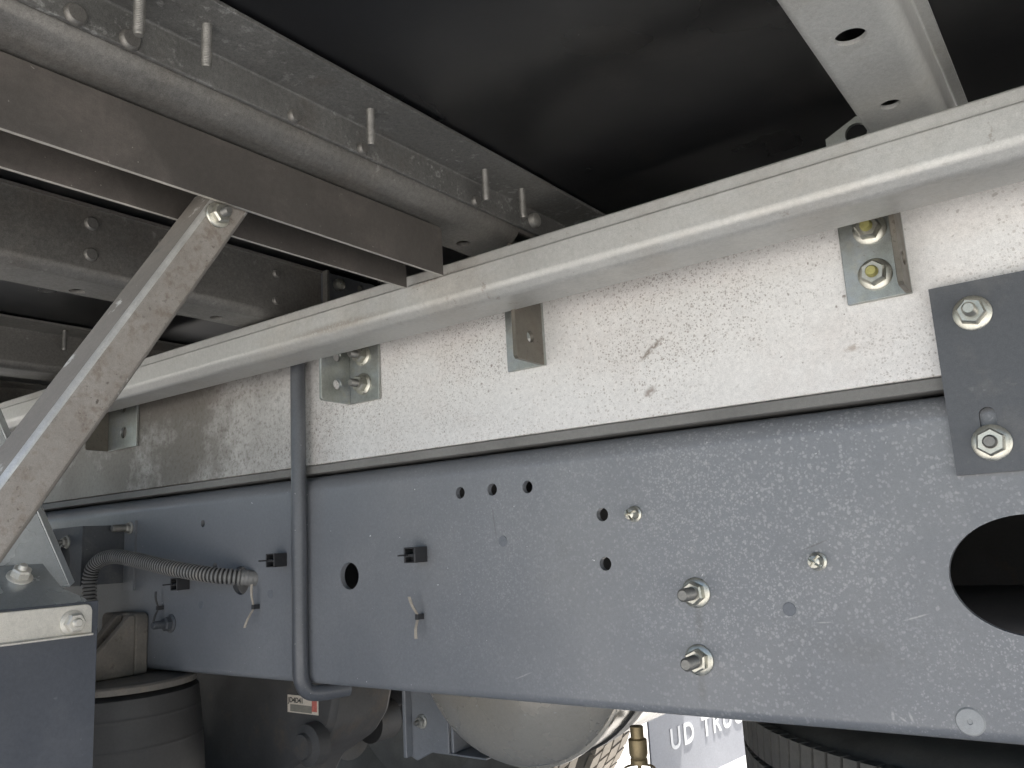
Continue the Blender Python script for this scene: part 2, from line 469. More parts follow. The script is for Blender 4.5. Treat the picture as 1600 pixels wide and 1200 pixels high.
def stud_mesh(r=0.0058, h=0.026, pitch=0.0016):
    prof = [(0.0001, 0), (r, 0)]
    z = 0.0
    while z < h-0.003:
        prof += [(r, z+pitch*0.5), (r*0.9, z+pitch)]
        z += pitch
    prof += [(r*0.94, h-0.0018), (r*0.72, h), (0.0001, h)]
    return to_mesh(lathe(prof, 16), 'stud', 50)

NUT = nut_mesh()
NUT_S = nut_mesh(0.0152, 0.010, 0.0114)
STUD = stud_mesh()
STUD_L = stud_mesh(0.0068, 0.034)
STUD_M = stud_mesh(0.0058, 0.019)
STUD_S = stud_mesh(0.0042, 0.018)
HANG = stud_mesh(0.0042, 0.036, 0.0014)
def rivet_mesh(r=0.008, h=0.0045):
    return to_mesh(lathe([(r, 0), (r, h*0.45), (r*0.93, h*0.8), (r*0.8, h), (0.0001, h)], 20), 'rivet', 40)
RIV = rivet_mesh()
RIV_S = rivet_mesh(0.0062, 0.005)
RIV_DOME = to_mesh(lathe([(0.0095, 0), (0.0095, 0.004), (0.0085, 0.0075), (0.005, 0.0095), (0.0001, 0.0098)], 20), 'rivet', 40)
for me_, k_ in ((NUT, 'nut'), (NUT_S, 'nut'), (STUD, 'stud'), (STUD_L, 'stud'), (STUD_M, 'stud'), (STUD_S, 'stud'), (HANG, 'stud'), (RIV, 'galv'), (RIV_S, 'galv'), (RIV_DOME, 'nut_dull')):
    me_.materials.append(M[k_])
TO_CAM = (PI/2, 0, 0)          # +Z -> -Y (out of the rail)
TO_X = (0, PI/2, 0)            # +Z -> +X (out of a crossmember)
DOWN = (PI, 0, 0)

def with_mat(me, key):
    m2 = me.copy(); m2.materials.clear(); m2.materials.append(M[key]); return m2
NUT_DULL = with_mat(NUT_S, 'nut_dull')
STUD_Y = with_mat(STUD_M, 'yellow')

def nut(parent, p, rot, nm=NUT, sm=STUD, spin=0.0):
    n = put('flange_nut', nm, None, parent, p, rot, wn=False)
    if spin: n.rotation_euler.rotate_axis('Z', spin)
    s = put('stud', sm, None, None, (0, 0, 0), None, wn=False)
    s.parent = n; s.location = (0, 0, 0)
    return n

def text_mesh(body, size, depth=0.0003, space=1.0):
    cu = bpy.data.curves.new('t', 'FONT')
    cu.body = body; cu.size = size; cu.extrude = depth; cu.align_x = 'LEFT'; cu.space_character = space; cu.offset = size*0.018
    o = bpy.data.objects.new('t', cu); C.objects.link(o)
    dg = bpy.context.evaluated_depsgraph_get()
    me = bpy.data.meshes.new_from_object(o.evaluated_get(dg))
    bpy.data.objects.remove(o); bpy.data.curves.remove(cu)
    return me

# ================================================================== the setting
g = put('ground', to_mesh(extrude([(-60, -60), (60, -60), (60, 60), (-60, 60)], 'Z', -0.05, 0.0), 'ground'), 'ground', None, (0, 0, -ZC), wn=False)
g['kind'] = 'structure'

# ================================================================== long members
XA, XB = -3.4, 1.6
FLOOR_Z = 0.41
fp = solid('floor_panel', box(-3.6, 1.9, -0.02, 2.5, FLOOR_Z+0.003, FLOOR_Z+0.021), 'black_ply', None, wn=False)
tag(fp, 'black film-faced floor panel, its scuffed underside above the steel crossmembers', 'panel')

# chassis side member: C section with rolled corners, web towards the lens
Y0 = 0.82
def rail_profile(y, s=1):
    t = 0.008
    pts = fillet([(y+s*0.085, 0.1055-t/2), (y+s*t/2, 0.1055-t/2), (y+s*t/2, -0.193+t/2), (y+s*0.085, -0.193+t/2)], [0, 0.021, 0.008, 0], 9)
    return thick(pts, t)
def hole(x, z, r, y=Y0, seg=24):
    return cyl((x, y-0.03, z), (x, y+0.03, z), r, seg)
cutters = [hole(x, z, 0.0076) for x, z in ((-0.6848, 0.0588), (-0.6326, 0.0589), (-0.5787, 0.0578), (-0.4773, 0.0188), (-0.4779, -0.0358))]
cutters += [hole(-0.894, -0.0422, 0.0188, seg=36), hole(-1.144, -0.045, 0.022, seg=36), hole(-1.2483, 0.0497, 0.006), hole(-1.2127, -0.0215, 0.0062),
            hole(-1.52, -0.036, 0.0065)]
bh = [(-0.068+0.0655*math.cos(a), -0.0555+0.0505*math.sin(a)) for a in [2*PI*k/64 for k in range(64)]]
cutters.append(extrude(bh, 'Y', Y0-0.03, Y0+0.03))
fr = thing('frame_rail', 'blue-grey painted chassis rail with drilled holes below the pale aluminium rail', 'frame rail', (-0.9, Y0, -0.193))
solid('web', cut(extrude(rail_profile(Y0), 'X', XA, XB), cutters), 'paint', fr)
for x, z in ((-0.372, -0.0677), (-0.3753, -0.1348)):
    nut(fr, (x, Y0, z), TO_CAM, NUT, STUD_L, spin=random.random())
nut(fr, (-1.3375, Y0, -0.1136), TO_CAM, with_mat(NUT, 'paint_dark'), with_mat(STUD_L, 'paint_dark'))
# domed blind plugs with a split head
def plug_mesh():
    bm = lathe([(0.0088, 0), (0.0088, 0.002), (0.0068, 0.003), (0.0068, 0.010), (0.0055, 0.0145), (0.0001, 0.016)], 20)
    bm = cut(bm, [box(-0.0012, 0.0012, -0.02, 0.02, 0.0075, 0.03)])
    return to_mesh(cut(bm, [box(-0.02, 0.02, -0.0012, 0.0012, 0.0095, 0.03)]), 'split_plug', 35)
PLUG = plug_mesh()
for x, z, s in ((-0.436, 0.017, 0.4), (-0.2443, -0.0392, 0.9)):
    p = put('split_plug', PLUG, 'nut', fr, (x, Y0, z), TO_CAM, wn=False)
    p.rotation_euler.rotate_axis('Z', s)
dsc = to_mesh(lathe([(0.0001, 0.0012), (0.0018, 0.0012), (0.0022, 0.0022), (0.0105, 0.0018), (0.0118, 0.0)], 28), 'disc')
put('pale_cap', dsc, 'plug_white', fr, (-0.1336, Y0, -0.1754), TO_CAM, wn=False)
FLAT = to_mesh(lathe([(0.0001, 0.0008), (0.0062, 0.0008), (0.0066, 0.0)], 20), 'flush_plug')
for x, z in ((-0.62, -0.005), (-0.277, -0.084), (-1.25, -0.083), (-1.499, 0.036), (-1.07, -0.066)):
    put('flush_plug', FLAT, 'patch', fr, (x, Y0, z), TO_CAM, wn=False)

ps = solid('packing_strip', box(XA, XB, Y0+0.002, Y0+0.082, 0.1088, 0.1205), 'strip', None, 0.0012)
tag(ps, 'dark grey packing strip pressed between the chassis rail and the pale rail', 'strip')

# aluminium sub-frame longitudinal: I section
def sub_profile(y):
    return [(y-0.0, 0.1215), (y+0.075, 0.1215), (y+0.075, 0.130), (y+0.042, 0.134), (y+0.042, 0.338), (y+0.075, 0.342), (y+0.075, 0.352), (y, 0.352)]
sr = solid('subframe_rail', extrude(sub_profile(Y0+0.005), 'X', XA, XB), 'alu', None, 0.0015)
tag(sr, 'pale dusty aluminium rail with brown specks along the top of the chassis rail', 'rail')

# rolled galvanised side channel in front of it
pf = fillet([(0.762, 0.3155), (0.7060, 0.3155), (0.7060, 0.3022), (0.7015, 0.3012), (0.7030, 0.2735), (0.7130, 0.2635), (0.7655, 0.2640)], [0, 0.0015, 0.0006, 0.0012, 0.012, 0.010, 0], 8)
sc_ = solid('side_channel', extrude(thick(pf, 0.003), 'X', XA, XB), 'galv_light', None)
tag(sc_, 'long light galvanised channel with rounded lower edge crossing the picture', 'channel')

# ================================================================== crossmembers
def crossmember(label, web, back, zb, flange, rivets, studs, holes, matk, y0=0.0, y1=2.4, cut_end=None, rm=RIV, rad=0.012, angle=False):
    """hat-like steel section along Y: floor flange, web facing +X, rolled corner, bottom, rear web"""
    t = 0.004
    zt = FLOOR_Z-t/2
    root = thing('crossmember', label, 'crossmember', ((web+back)/2, 0.9, zb), 'steel crossmembers under the floor')
    wb = web-0.0045 if angle else web
    pts = [(web+flange, zt), (web-t/2, zt), (wb-t/2, zb+t/2), (back+t/2, zb+t/2), (back+t/2, zt)]
    if angle:
        pts = [(wb-t/2, zt), (wb-t/2, zb+t/2), (back+t/2, zb+t/2), (back+t/2, zt)]
        pf = fillet(pts, [0, rad, 0.006, 0], 9)
        solid('floor_angle', extrude(thick(fillet([(web+flange, zt), (web-t/2, zt), (web-t/2, 0.3757)], [0, 0.004, 0]), t), 'Y', y0, y1), 'galv_spangle', root, 0.0006)
    else:
        pf = fillet(pts, [0, 0.004, rad, 0.006, 0], 7)
    bm = extrude(thick(pf, t), 'Y', y0, y1)
    cs = [cyl((x, y, zb-0.02), (x, y, zb+0.02), r, 24) for x, y, r in holes]
    if cut_end:
        cs.append(extrude([(back-0.02, zb-0.03), (web+0.02, zb-0.03), (web+0.02, zb+0.014), (back-0.02, zb+0.014)], 'Y', cut_end, y1+0.1))
    if cs: bm = cut(bm, cs)
    solid('beam', bm, matk, root)
    for y, z, m_ in rivets:
        put('rivet', m_ or rm, None, root, (web, y, z), TO_X, wn=False)
    for x, y in studs:
        put('threaded_stud', HANG, None, root, (x, y, FLOOR_Z-t), DOWN, wn=False)
    return root

crossmember('clean grey crossmember with two round holes in its underside, bare of rivets', -0.077, -0.145, 0.358, 0.0100,
            [], [], [(-0.114, 0.62, 0.0115), (-0.114, 0.753, 0.0085)], 'galv_clean')
cA = crossmember('stained crossmember with hanging threaded studs, above the brown-grey mounting channel', -0.549, -0.637, 0.358, 0.057,
            [(0.2527, 0.382, None), (0.293, 0.382, None), (0.446, 0.382, RIV_S), (0.5295, 0.381, RIV_S), (0.706, 0.381, RIV_S), (0.8227, 0.391, RIV_DOME)],
            [(-0.521, 0.285), (-0.521, 0.34), (-0.5205, 0.5146), (-0.522, 0.6923), (-0.522, 0.7635)],
            [(-0.607, 0.753, 0.0085)], 'galv', cut_end=0.80, rad=0.022, angle=True)
cB = crossmember('deep crossmember with paired rivets, behind the diagonal brace', -0.925, -1.0, 0.320, 0.003,
            [(0.455, 0.387, RIV), (0.4557, 0.3493, RIV), (0.545, 0.386, RIV_S), (0.7191, 0.3867, RIV_S), (0.7189, 0.3468, RIV_S)],
            [], [(-0.9795, 0.4683, 0.009), (-0.972, 0.655, 0.009)], 'galv', cut_end=0.80)
cC = crossmember('shadowed crossmember with one thin stud, beyond the deep riveted one', -1.514, -1.60, 0.335, 0.06,
            [], [(-1.48, 0.69)], [], 'galv')
crossmember('dim crossmember at the far dark end of the floor', -2.05, -2.13, 0.345, 0.05, [], [], [], 'galv')

# fixing plate where the deep crossmember ends
ep = thing('fixing_plate', 'dark upright plate with one bolt and one hole at the end of the deep crossmember', 'plate', (-0.915, 0.85, 0.33))
solid('plate', cut(box(-0.925, -0.919, 0.802, 0.912, 0.362, 0.4085), [cyl((-0.95, 0.879, 0.396), (-0.88, 0.879, 0.396), 0.0085)]), 'paint_dark', ep)
solid('lip', box(-0.9188, -0.909, 0.80, 0.8045, 0.355, 0.408), 'galv', ep)
put('bolt_head', with_mat(RIV_DOME, 'nut'), None, ep, (-0.919, 0.830, 0.393), TO_X, wn=False)

# ================================================================== mounting channel below the stained crossmember
mc = thing('mounting_channel', 'brown-grey channel of two thin side plates hung under the stained crossmember', 'channel', (-0.618, 0.35, 0.298))
def plate_poly(y1, z0, z1, r=0.006):
    return [(-0.02, z0), (y1, z0), (y1, z1-r), (y1-r*0.3, z1-r*0.3), (y1-r, z1), (-0.02, z1)]
for y1_, xa_ in ((0.691, -0.5917), (0.695, -0.653)):
    bm = extrude(plate_poly(y1_, 0.298, 0.3555), 'X', xa_, xa_+0.004)
    for f in bm.faces: f.material_index = 1 if f.normal.z < -0.9 else 0
    solid('side_plate', bm, ['bar', 'bar_edge'], mc, 0.0006)
solid('top_plate', box(-0.6488, -0.5919, -0.02, 0.68, 0.3515, 0.3553), 'bar', mc)

# ================================================================== diagonal brace
def brace():
    root = thing('diagonal_brace', 'rust-stained zinc box brace slanting down from the brown-grey mounting channel', 'brace', (-0.62, 0.12, -0.14))
    u = Vector((0, -0.535, -0.845)); v = Vector((0, 0.845, -0.535)).normalized()
    top = Vector((0, 0.411, 0.318)) + v*0.0128
    hw, x0, x1, Lb = 0.0165, -0.6455, -0.5945, 0.60
    pts = []
    cs = []
    for cx, cy in ((x1-0.0055, hw-0.0055), (x0+0.0055, hw-0.0055), (x0+0.0055, -hw+0.0055), (x1-0.0055, -hw+0.0055)):
        cs.append((cx, cy))
    a0 = 0
    for (cx, cy) in cs:
        for k in range(6):
            a = a0 + PI/2*k/5
            pts.append((cx+0.0055*math.cos(a), cy+0.0055*math.sin(a)))
        a0 += PI/2
    bm = bmesh.new()
    A = [bm.verts.new(Vector((x, 0, 0))+top+v*y) for x, y in pts]
    B = [bm.verts.new(Vector((x, 0, 0))+top+v*y+u*Lb) for x, y in pts]
    n = len(pts)
    for i in range(n):
        f = bm.faces.new((A[i], B[i], B[(i+1) % n], A[(i+1) % n]))
    bm.faces.new(A); bm.faces.new(B)
    bmesh.ops.recalc_face_normals(bm, faces=bm.faces)
    for f in bm.faces:
        f.material_index = 0 if f.normal.x > 0.97 else (2 if f.normal.x > 0.1 and f.normal.dot(v) < 0 else 1)
    solid('tube', bm, ['brace_dirt', 'brace_galv', 'brace_edge'], root)
    nut(root, (x1+0.0002, 0.400, 0.287), TO_X, NUT_S, STUD_S, 0.4)
    return root
brace()

# ================================================================== zinc angle brackets on the pale rail
GA = 'zinc angle brackets bolted to the pale rail'
yw = Y0+0.005
def angle_bracket(label, x0, x1, fin_x, fin_depth, z0, ztop, bolts, fin_holes, plate_holes=(), cham=None, fin_top=None):
    root = thing('angle_bracket', label, 'bracket', ((x0+x1)/2, yw, z0), GA)
    t = 0.005
    sm_pale = x1 < -0.7
    pp = [(x0, z0), (x1, z0), (x1, ztop), (x0, ztop)] if not cham else [(x0, z0), (x1, z0), (x1, ztop), (x1-0.012, ztop), (x0, ztop-cham)]
    bm = extrude(pp, 'Y', yw-t-0.0004, yw-0.0004)
    cs = [cyl((x, yw-0.03, z), (x, yw+0.02, z), r) for x, z, r in plate_holes]
    if cs: bm = cut(bm, cs)
    solid('plate', bm, 'zinc', root, 0.0008)
    ft = fin_top or ztop
    fpoly = [(yw-t-0.0006, z0), (yw-t-0.0006, ft), (yw-fin_depth, ft), (yw-fin_depth, z0+0.004), (yw-fin_depth+0.003, z0+0.001)]
    bm = extrude(fpoly, 'X', fin_x, fin_x+t)
    cs = [cyl((fin_x-0.02, y, z), (fin_x+0.03, y, z), r) for y, z, r in fin_holes]
    if cs: bm = cut(bm, cs)
    solid('fin', bm, 'zinc' if bolts and sm_pale else 'zinc_dark', root, 0.0008)
    for x, z, sm in bolts:
        nut(root, (x, yw-t-0.0004, z), TO_CAM, NUT, sm, random.random())
    return root
angle_bracket('angle bracket with two yellow-tipped studs under the clean crossmember', -0.187, -0.1295, -0.1345, 0.040, 0.202, 0.3545,
              [(-0.1580, 0.272, STUD_Y), (-0.1585, 0.2265, STUD_Y)], [(0.803, 0.232, 0.0068), (0.803, 0.285, 0.0068)], fin_top=0.33)
ab = [o for o in bpy.data.objects if o.name == 'angle_bracket'][0]
solid('tongue', cut(extrude([(-0.187, 0.3547), (-0.1465, 0.3547), (-0.1465, 0.389), (-0.157, 0.389), (-0.187, 0.375)], 'Y', yw-0.0054, yw-0.0004), [cyl((-0.158, yw-0.03, 0.372), (-0.158, yw+0.02, 0.372), 0.0105)]), 'zinc', ab)
angle_bracket('angle bracket whose dark empty fin shows two holes, below the stained crossmember', -0.5985, -0.5425, -0.5475, 0.062, 0.203, 0.345,
              [], [(0.793, 0.234, 0.0072), (0.793, 0.282, 0.0072)], [(-0.566, 0.234, 0.0072)], fin_top=0.345)
angle_bracket('angle bracket bolted beside the vertical grey pipe', -0.8895, -0.8262, -0.8896, 0.060, 0.202, 0.335,
              [(-0.857, 0.2275, STUD), (-0.857, 0.270, STUD)], [(0.795, 0.2285, 0.0072), (0.795, 0.270, 0.0072)])
angle_bracket('angle bracket with two empty holes behind the diagonal brace', -1.567, -1.464, -1.5675, 0.05, 0.204, 0.335,
              [], [], [(-1.5125, 0.283, 0.010), (-1.5095, 0.2345, 0.0105)])

# ================================================================== dark plate overlapping both rails
mp = thing('mounting_plate', 'dark grey plate bolted across the pale rail and the chassis rail', 'plate', (-0.04, 0.81, 0.031))
slot = fillet([(-0.0905, 0.05), (-0.0905, 0.0875), (-0.0775, 0.0875), (-0.0775, 0.05)], 0.0064, 6)
solid('plate', cut(box(-0.1145, 0.12, 0.8115, 0.8193, 0.031, 0.200), [extrude(slot, 'Y', 0.78, 0.85)]), 'paint_dark', mp)
nut(mp, (-0.0828, 0.8115, 0.171), TO_CAM, NUT, with_mat(STUD, 'nut'), 0.5)
nut(mp, (-0.0838, 0.8115, 0.0565), TO_CAM, NUT, STUD_M, 0.1)

# ================================================================== vertical pipe, conduit, ties and clips
bp = smooth_path([(-0.985, 0.806, 0.31), (-0.985, 0.806, 0.1), (-0.985, 0.806, -0.10), (-0.9845, 0.806, -0.160), (-0.983, 0.808, -0.188), (-0.978, 0.824, -0.2050), (-0.960, 0.875, -0.2060)], 8)
def prad(i): return 0.0112
tag(solid('breather_pipe', sweep(bp, prad, 20), 'pipe', None, ang=60, wn=False), 'thin vertical grey pipe standing against both rails, bent under the lower one', 'pipe')

cp = smooth_path([(-1.095, 0.86, -0.0485), (-1.118, 0.812, -0.0405), (-1.156, 0.778, -0.0335), (-1.2373, 0.76, -0.0205), (-1.3431, 0.755, -0.0035), (-1.405, 0.752, 0.0035), (-1.447, 0.748, -0.0035), (-1.466, 0.745, -0.026), (-1.467, 0.745, -0.07), (-1.467, 0.75, -0.14)], 40)
# even spacing along the path, six samples to a rib
dl = [0.0]
for i in range(1, len(cp)): dl.append(dl[-1]+(cp[i]-cp[i-1]).length)
nrib = int(dl[-1]/0.0062)
ep_, j = [], 0
for k in range(nrib*6+1):
    s = dl[-1]*k/(nrib*6)
    while j < len(dl)-2 and dl[j+1] < s: j += 1
    f = (s-dl[j])/max(1e-9, dl[j+1]-dl[j])
    ep_.append(cp[j].lerp(cp[j+1], f))
ribr = [0.0094, 0.0118, 0.0126, 0.0126, 0.0118, 0.0094]
def crad(i):
    if i < 60: return 0.0119+0.0004*(i % 6 in (2, 3))
    return ribr[i % 6]
cbm = sweep(ep_, crad, 16)
cbm.faces.ensure_lookup_table()
for k, f in enumerate(cbm.faces):
    i = k//16
    if i > 60 and i % 6 in (5, 0) and k < 16*(len(ep_)-1): f.material_index = 1
tag(solid('corrugated_conduit', cbm, ['conduit', 'groove_shade'], None, ang=70, wn=False), 'grey corrugated cable conduit looping out of a hole in the chassis rail', 'conduit')

def cable_clip(label, x, z):
    root = thing('cable_clip', label, 'clip', (x, Y0, z), 'black plastic clips on the chassis rail')
    bm = cut(box(x-0.010, x+0.010, Y0-0.024, Y0-0.0003, z-0.010, z+0.010), [box(x-0.0075, x+0.0075, Y0-0.05, Y0-0.009, z+0.0015, z+0.0082), box(x-0.0075, x+0.0075, Y0-0.05, Y0-0.012, z-0.0085, z-0.0025)])
    solid('housing', bm, 'plastic', root, 0.0006)
    bm = box(x-0.0035, x-0.0015, Y0-0.042, Y0-0.0235, z-0.0008, z+0.0012)
    solid('pin', bm, 'plastic', root)
    return root
cable_clip('small black plastic clip on the open web between the big hole and three small ones', -0.755, -0.0165)
cable_clip('small black plastic clip half hidden by the vertical pipe', -1.040, -0.0155)
cable_clip('small black plastic clip just below the conduit', -1.293, -0.0475)

def cable_tie(label, x, z, up, dn, mk):
    root = thing('cable_tie', label, 'cable tie', (x, Y0, z), 'cut cable ties on the chassis rail')
    y = Y0-0.010
    solid('lock', box(x-0.0028, x+0.0028, y-0.002, Y0-0.0003, z-0.0034, z+0.0034), 'plastic', root, 0.0005)
    for (ex, ey, ez), nm in ((up, 'strap'), (dn, 'strap')):
        a = Vector((x, y, z+math.copysign(0.0035, ez))); b = Vector((x+ex, y+ey, z+ez))
        bm = bmesh.new()
        rows = []
        for k in range(9):
            f = k/8
            p = a.lerp(b, f)+Vector((0, -0.002*math.sin(f*PI), 0))
            tw = 0.5*f
            wv = Vector((math.cos(tw), math.sin(tw), 0))*0.0019
            th = Vector((-math.sin(tw), math.cos(tw), 0))*0.0006
            rows.append([bm.verts.new(p+wv*s1+th*s2) for s1, s2 in ((1, 1), (-1, 1), (-1, -1), (1, -1))])
        for i in range(8):
            for k in range(4):
                bm.faces.new((rows[i][k], rows[i][(k+1) % 4], rows[i+1][(k+1) % 4], rows[i+1][k]))
        bm.faces.new(rows[0]); bm.faces.new(rows[-1])
        bmesh.ops.recalc_face_normals(bm, faces=bm.faces)
        solid(nm, bm, mk, root)
cable_tie('cut cable tie, bent, under the clip on the open web', -0.757, -0.0955, (-0.008, -0.006, 0.026), (0.000, -0.004, -0.0265), 'tie')
cable_tie('cut straw-coloured cable tie below the end of the conduit', -1.098, -0.0845, (0.000, -0.003, 0.034), (-0.008, -0.010, -0.030), 'tie')
cable_tie('cut dark cable tie above the painted bolt', -1.362, -0.0875, (-0.002, -0.003, 0.028), (-0.004, -0.005, -0.026), 'tie_dark')

# ================================================================== box bracket at the rear of the rail
bb = thing('box_bracket', 'small grey folded bracket with a cable opening beside the conduit bend', 'bracket', (-1.55, 0.80, -0.045))
bm = cut(box(-1.594, -1.486, 0.738, 0.742, -0.044, 0.0595), [extrude([(-1.556+0.030*math.cos(a), 0.000+0.034*math.sin(a)) for a in [2*PI*k/40 for k in range(40)]], 'Y', 0.70, 0.78)])
solid('face', bm, 'paint_dark', bb)
solid('side', box(-1.4905, -1.4865, 0.7422, 0.8150, -0.044, 0.0595), 'paint_dark', bb)
solid('foot', box(-1.4860, -1.452, 0.8152, 0.8196, -0.058, 0.0660), 'paint', bb)
nut(bb, (-1.468, 0.8152, 0.0535), TO_CAM, with_mat(NUT_S, 'nut_dull'), STUD_L)
solid('opening_blackout', cyl((-1.556, 0.7425, 0.0), (-1.556, 0.8148, 0.0), 0.0295, 28), 'plastic', bb)  # black cylinder added so the bracket's opening looks dark
nut(bb, (-1.5389, 0.738, 0.034), TO_CAM, NUT_DULL, STUD_S)

# ================================================================== mudguard carrier, clamp bar, flap
gr = thing('mudguard_carrier', 'folded satin grey mudguard carrier with a slanting stiffened edge, over the flap', 'bracket', (-1.17, 0.3, -0.05))
sl_ = 0.7
def shelf_z(x): return -0.052+(-1.1-x)*sl_
poly = [(-1.1, 0.03), (-1.1, 0.5585), (-1.106, 0.5555), (-1.1269, 0.5363), (-1.1731, 0.5319), (-1.1731, 0.03)]
bm = bmesh.new()
A = [bm.verts.new((x, y, shelf_z(x))) for x, y in poly]
B = [bm.verts.new((x, y, shelf_z(x)-0.005)) for x, y in poly]
bm.faces.new(A); bm.faces.new(B)
for i in range(len(poly)): bm.faces.new((A[i], B[i], B[(i+1) % 6], A[(i+1) % 6]))
bmesh.ops.recalc_face_normals(bm, faces=bm.faces)
solid('shelf', bm, 'steel_bracket', gr, 0.0012)
gp = [(0.03, -0.003), (0.5317, -0.003), (0.556, -0.034), (0.569, -0.034), (0.5215, 0.0675), (0.459, 0.205), (0.03, 0.205)]
solid('gusset', extrude(gp, 'X', -1.1790, -1.1745), 'steel_bracket', gr, 0.001)
# folded edge: a strip turned back from the gusset's slanting side
bm = bmesh.new()
e0, e1 = Vector((-1.1745, 0.5695, -0.0345)), Vector((-1.1745, 0.4595, 0.2055))
ow, tk = Vector((-0.012, 0.0125, 0.0057)), Vector((-0.004, -0.002, -0.001))
q = [e0, e1, e1+ow, e0+ow]
A = [bm.verts.new(p) for p in q]; B = [bm.verts.new(p+tk) for p in q]
bm.faces.new(A); bm.faces.new(B)
for i in range(4): bm.faces.new((A[i], B[i], B[(i+1) % 4], A[(i+1) % 4]))
bmesh.ops.recalc_face_normals(bm, faces=bm.faces)
solid('folded_edge', bm, 'steel_bracket', gr, 0.0012)
n_ = nut(gr, (-1.150, 0.4935, shelf_z(-1.150)), (0, math.atan(sl_), 0), with_mat(NUT, 'stainless'), with_mat(STUD_M, 'stainless'), 0.2)

cb = thing('clamp_bar', 'brushed steel clamp bar with one nut holding the near mud flap', 'bar', (-1.09, 0.3, -0.095))
r_ = 0.009
cpoly = [(0.04, -0.0945), (0.5585, -0.0945), (0.5585, -0.0555-r_)]+[(0.5585-r_+r_*math.cos(a), -0.0555-r_+r_*math.sin(a)) for a in (0.4, 0.8, 1.2)]+[(0.5585-r_, -0.0555), (0.04, -0.0555)]
solid('plate', extrude(cpoly, 'X', -1.0945, -1.0905), 'stainless', cb, 0.0008)
solid('lower_lip', box(-1.0904, -1.0835, 0.04, 0.5575, -0.0943, -0.0915), 'stainless', cb, 0.0008)
nut(cb, (-1.0905, 0.533, -0.0765), TO_X, with_mat(NUT, 'stainless'), with_mat(STUD_M, 'stainless'), 0.3)

fl = solid('mud_flap', box(-1.1005, -1.0950, 0.02, 0.5685, -0.72, -0.0525), 'flap', None, 0.001)
tag(fl, 'plain blue-black mud flap hanging from the clamp bar', 'mud flap')

# far flap with lettering
f2 = thing('mud_flap', 'dusty grey mud flap printed UD TRUCKS, hanging beyond the air tank', 'mud flap', (-1.105, 2.05, -0.689))
f2.rotation_euler.z = -math.radians(7)
me = to_mesh(extrude([(0.0, 0.0), (0.60, 0.0), (0.60, 0.66), (0.0, 0.66)], 'Z', 0.0, 0.006), 'sheet')
s_ = bpy.data.objects.new('sheet', me); C.objects.link(s_); me.materials.append(M['flap_grey']); s_.parent = f2
s_.matrix_local = Matrix(((0, 0, 1, 0), (1, 0, 0, 0), (0, 1, 0, 0), (0, 0, 0, 1)))
tm = text_mesh('UD TRUCKS', 0.077, 0.0006, 1.28); tm.materials.append(M['white_text'])
t_ = bpy.data.objects.new('lettering', tm); C.objects.link(t_); t_.parent = f2; t_['kind'] = 'stuff'
t_.matrix_local = Matrix(((0, 0, 1, 0.0072), (1, 0, 0, 0.092), (0, 1, 0, 0.098), (0, 0, 0, 1)))

# ================================================================== air spring and its casting
AX, AY, AZ = -1.418, 0.775, -0.205
asp = thing('air_spring', 'black rubber air spring bellows under a rusty round top plate', 'air spring', (AX, AY, AZ-0.30))
prof = [(0.0001, AZ-0.008), (0.10, AZ-0.008), (0.122, AZ-0.012)]
nst = 220
for k in range(nst+1):
    f = k/nst
    z = AZ-0.014-f*0.30
    r = 0.128+0.012*math.sin(min(1, f*1.25)*PI*0.72)
    for fz in (0.10, 0.25, 0.45, 0.62, 0.66):
        r += 0.0009*math.exp(-((f-fz)/0.006)**2)
    prof.append((r, z))
prof.append((0.0001, AZ-0.316))
solid('bellows', lathe(prof, 64, 'Z', (AX, AY, 0)), 'rubber', asp, ang=60, wn=False)
solid('top_plate', lathe([(0.0001, AZ+0.006), (0.120, AZ+0.006), (0.124, AZ+0.003), (0.124, AZ-0.006), (0.0001, AZ-0.0075)], 48, 'Z', (AX, AY, 0)), 'cast', asp)
tm = text_mesh('RUBBER', 0.026, 0.0012)
for v in tm.vertices:
    a = -1.02+(v.co.x-0.06)/0.141
    rr = 0.1405+v.co.z
    v.co = Vector((AX+rr*math.cos(a), AY+rr*math.sin(a), AZ-0.175+v.co.y)) - Vector((AX, AY, AZ))
tm.materials.append(M['rubber'])
put('lettering', tm, None, asp, (AX, AY, AZ), wn=False)['kind'] = 'stuff'

ac = thing('spring_casting', 'rusty cast gusset bolted to the chassis rail above the air spring', 'casting', (-1.46, 0.78, -0.19))
solid('back', extrude(fillet([(-1.52, -0.197), (-1.52, -0.095), (-1.405, -0.095), (-1.405, -0.197)], 0.012), 'Y', 0.795, 0.8192), 'cast', ac, 0.003)
solid('rib', extrude([(0.7945, -0.098), (0.7945, -0.197), (0.690, -0.197), (0.700, -0.185), (0.785, -0.098)], 'X', -1.462, -1.447), 'cast', ac, 0.002)
solid('rib', extrude([(0.7945, -0.098), (0.7945, -0.197), (0.690, -0.197), (0.700, -0.185), (0.785, -0.098)], 'X', -1.420, -1.405), 'cast', ac, 0.002)
nut(ac, (-1.490, 0.795, -0.135), TO_CAM, NUT_DULL, STUD_S)

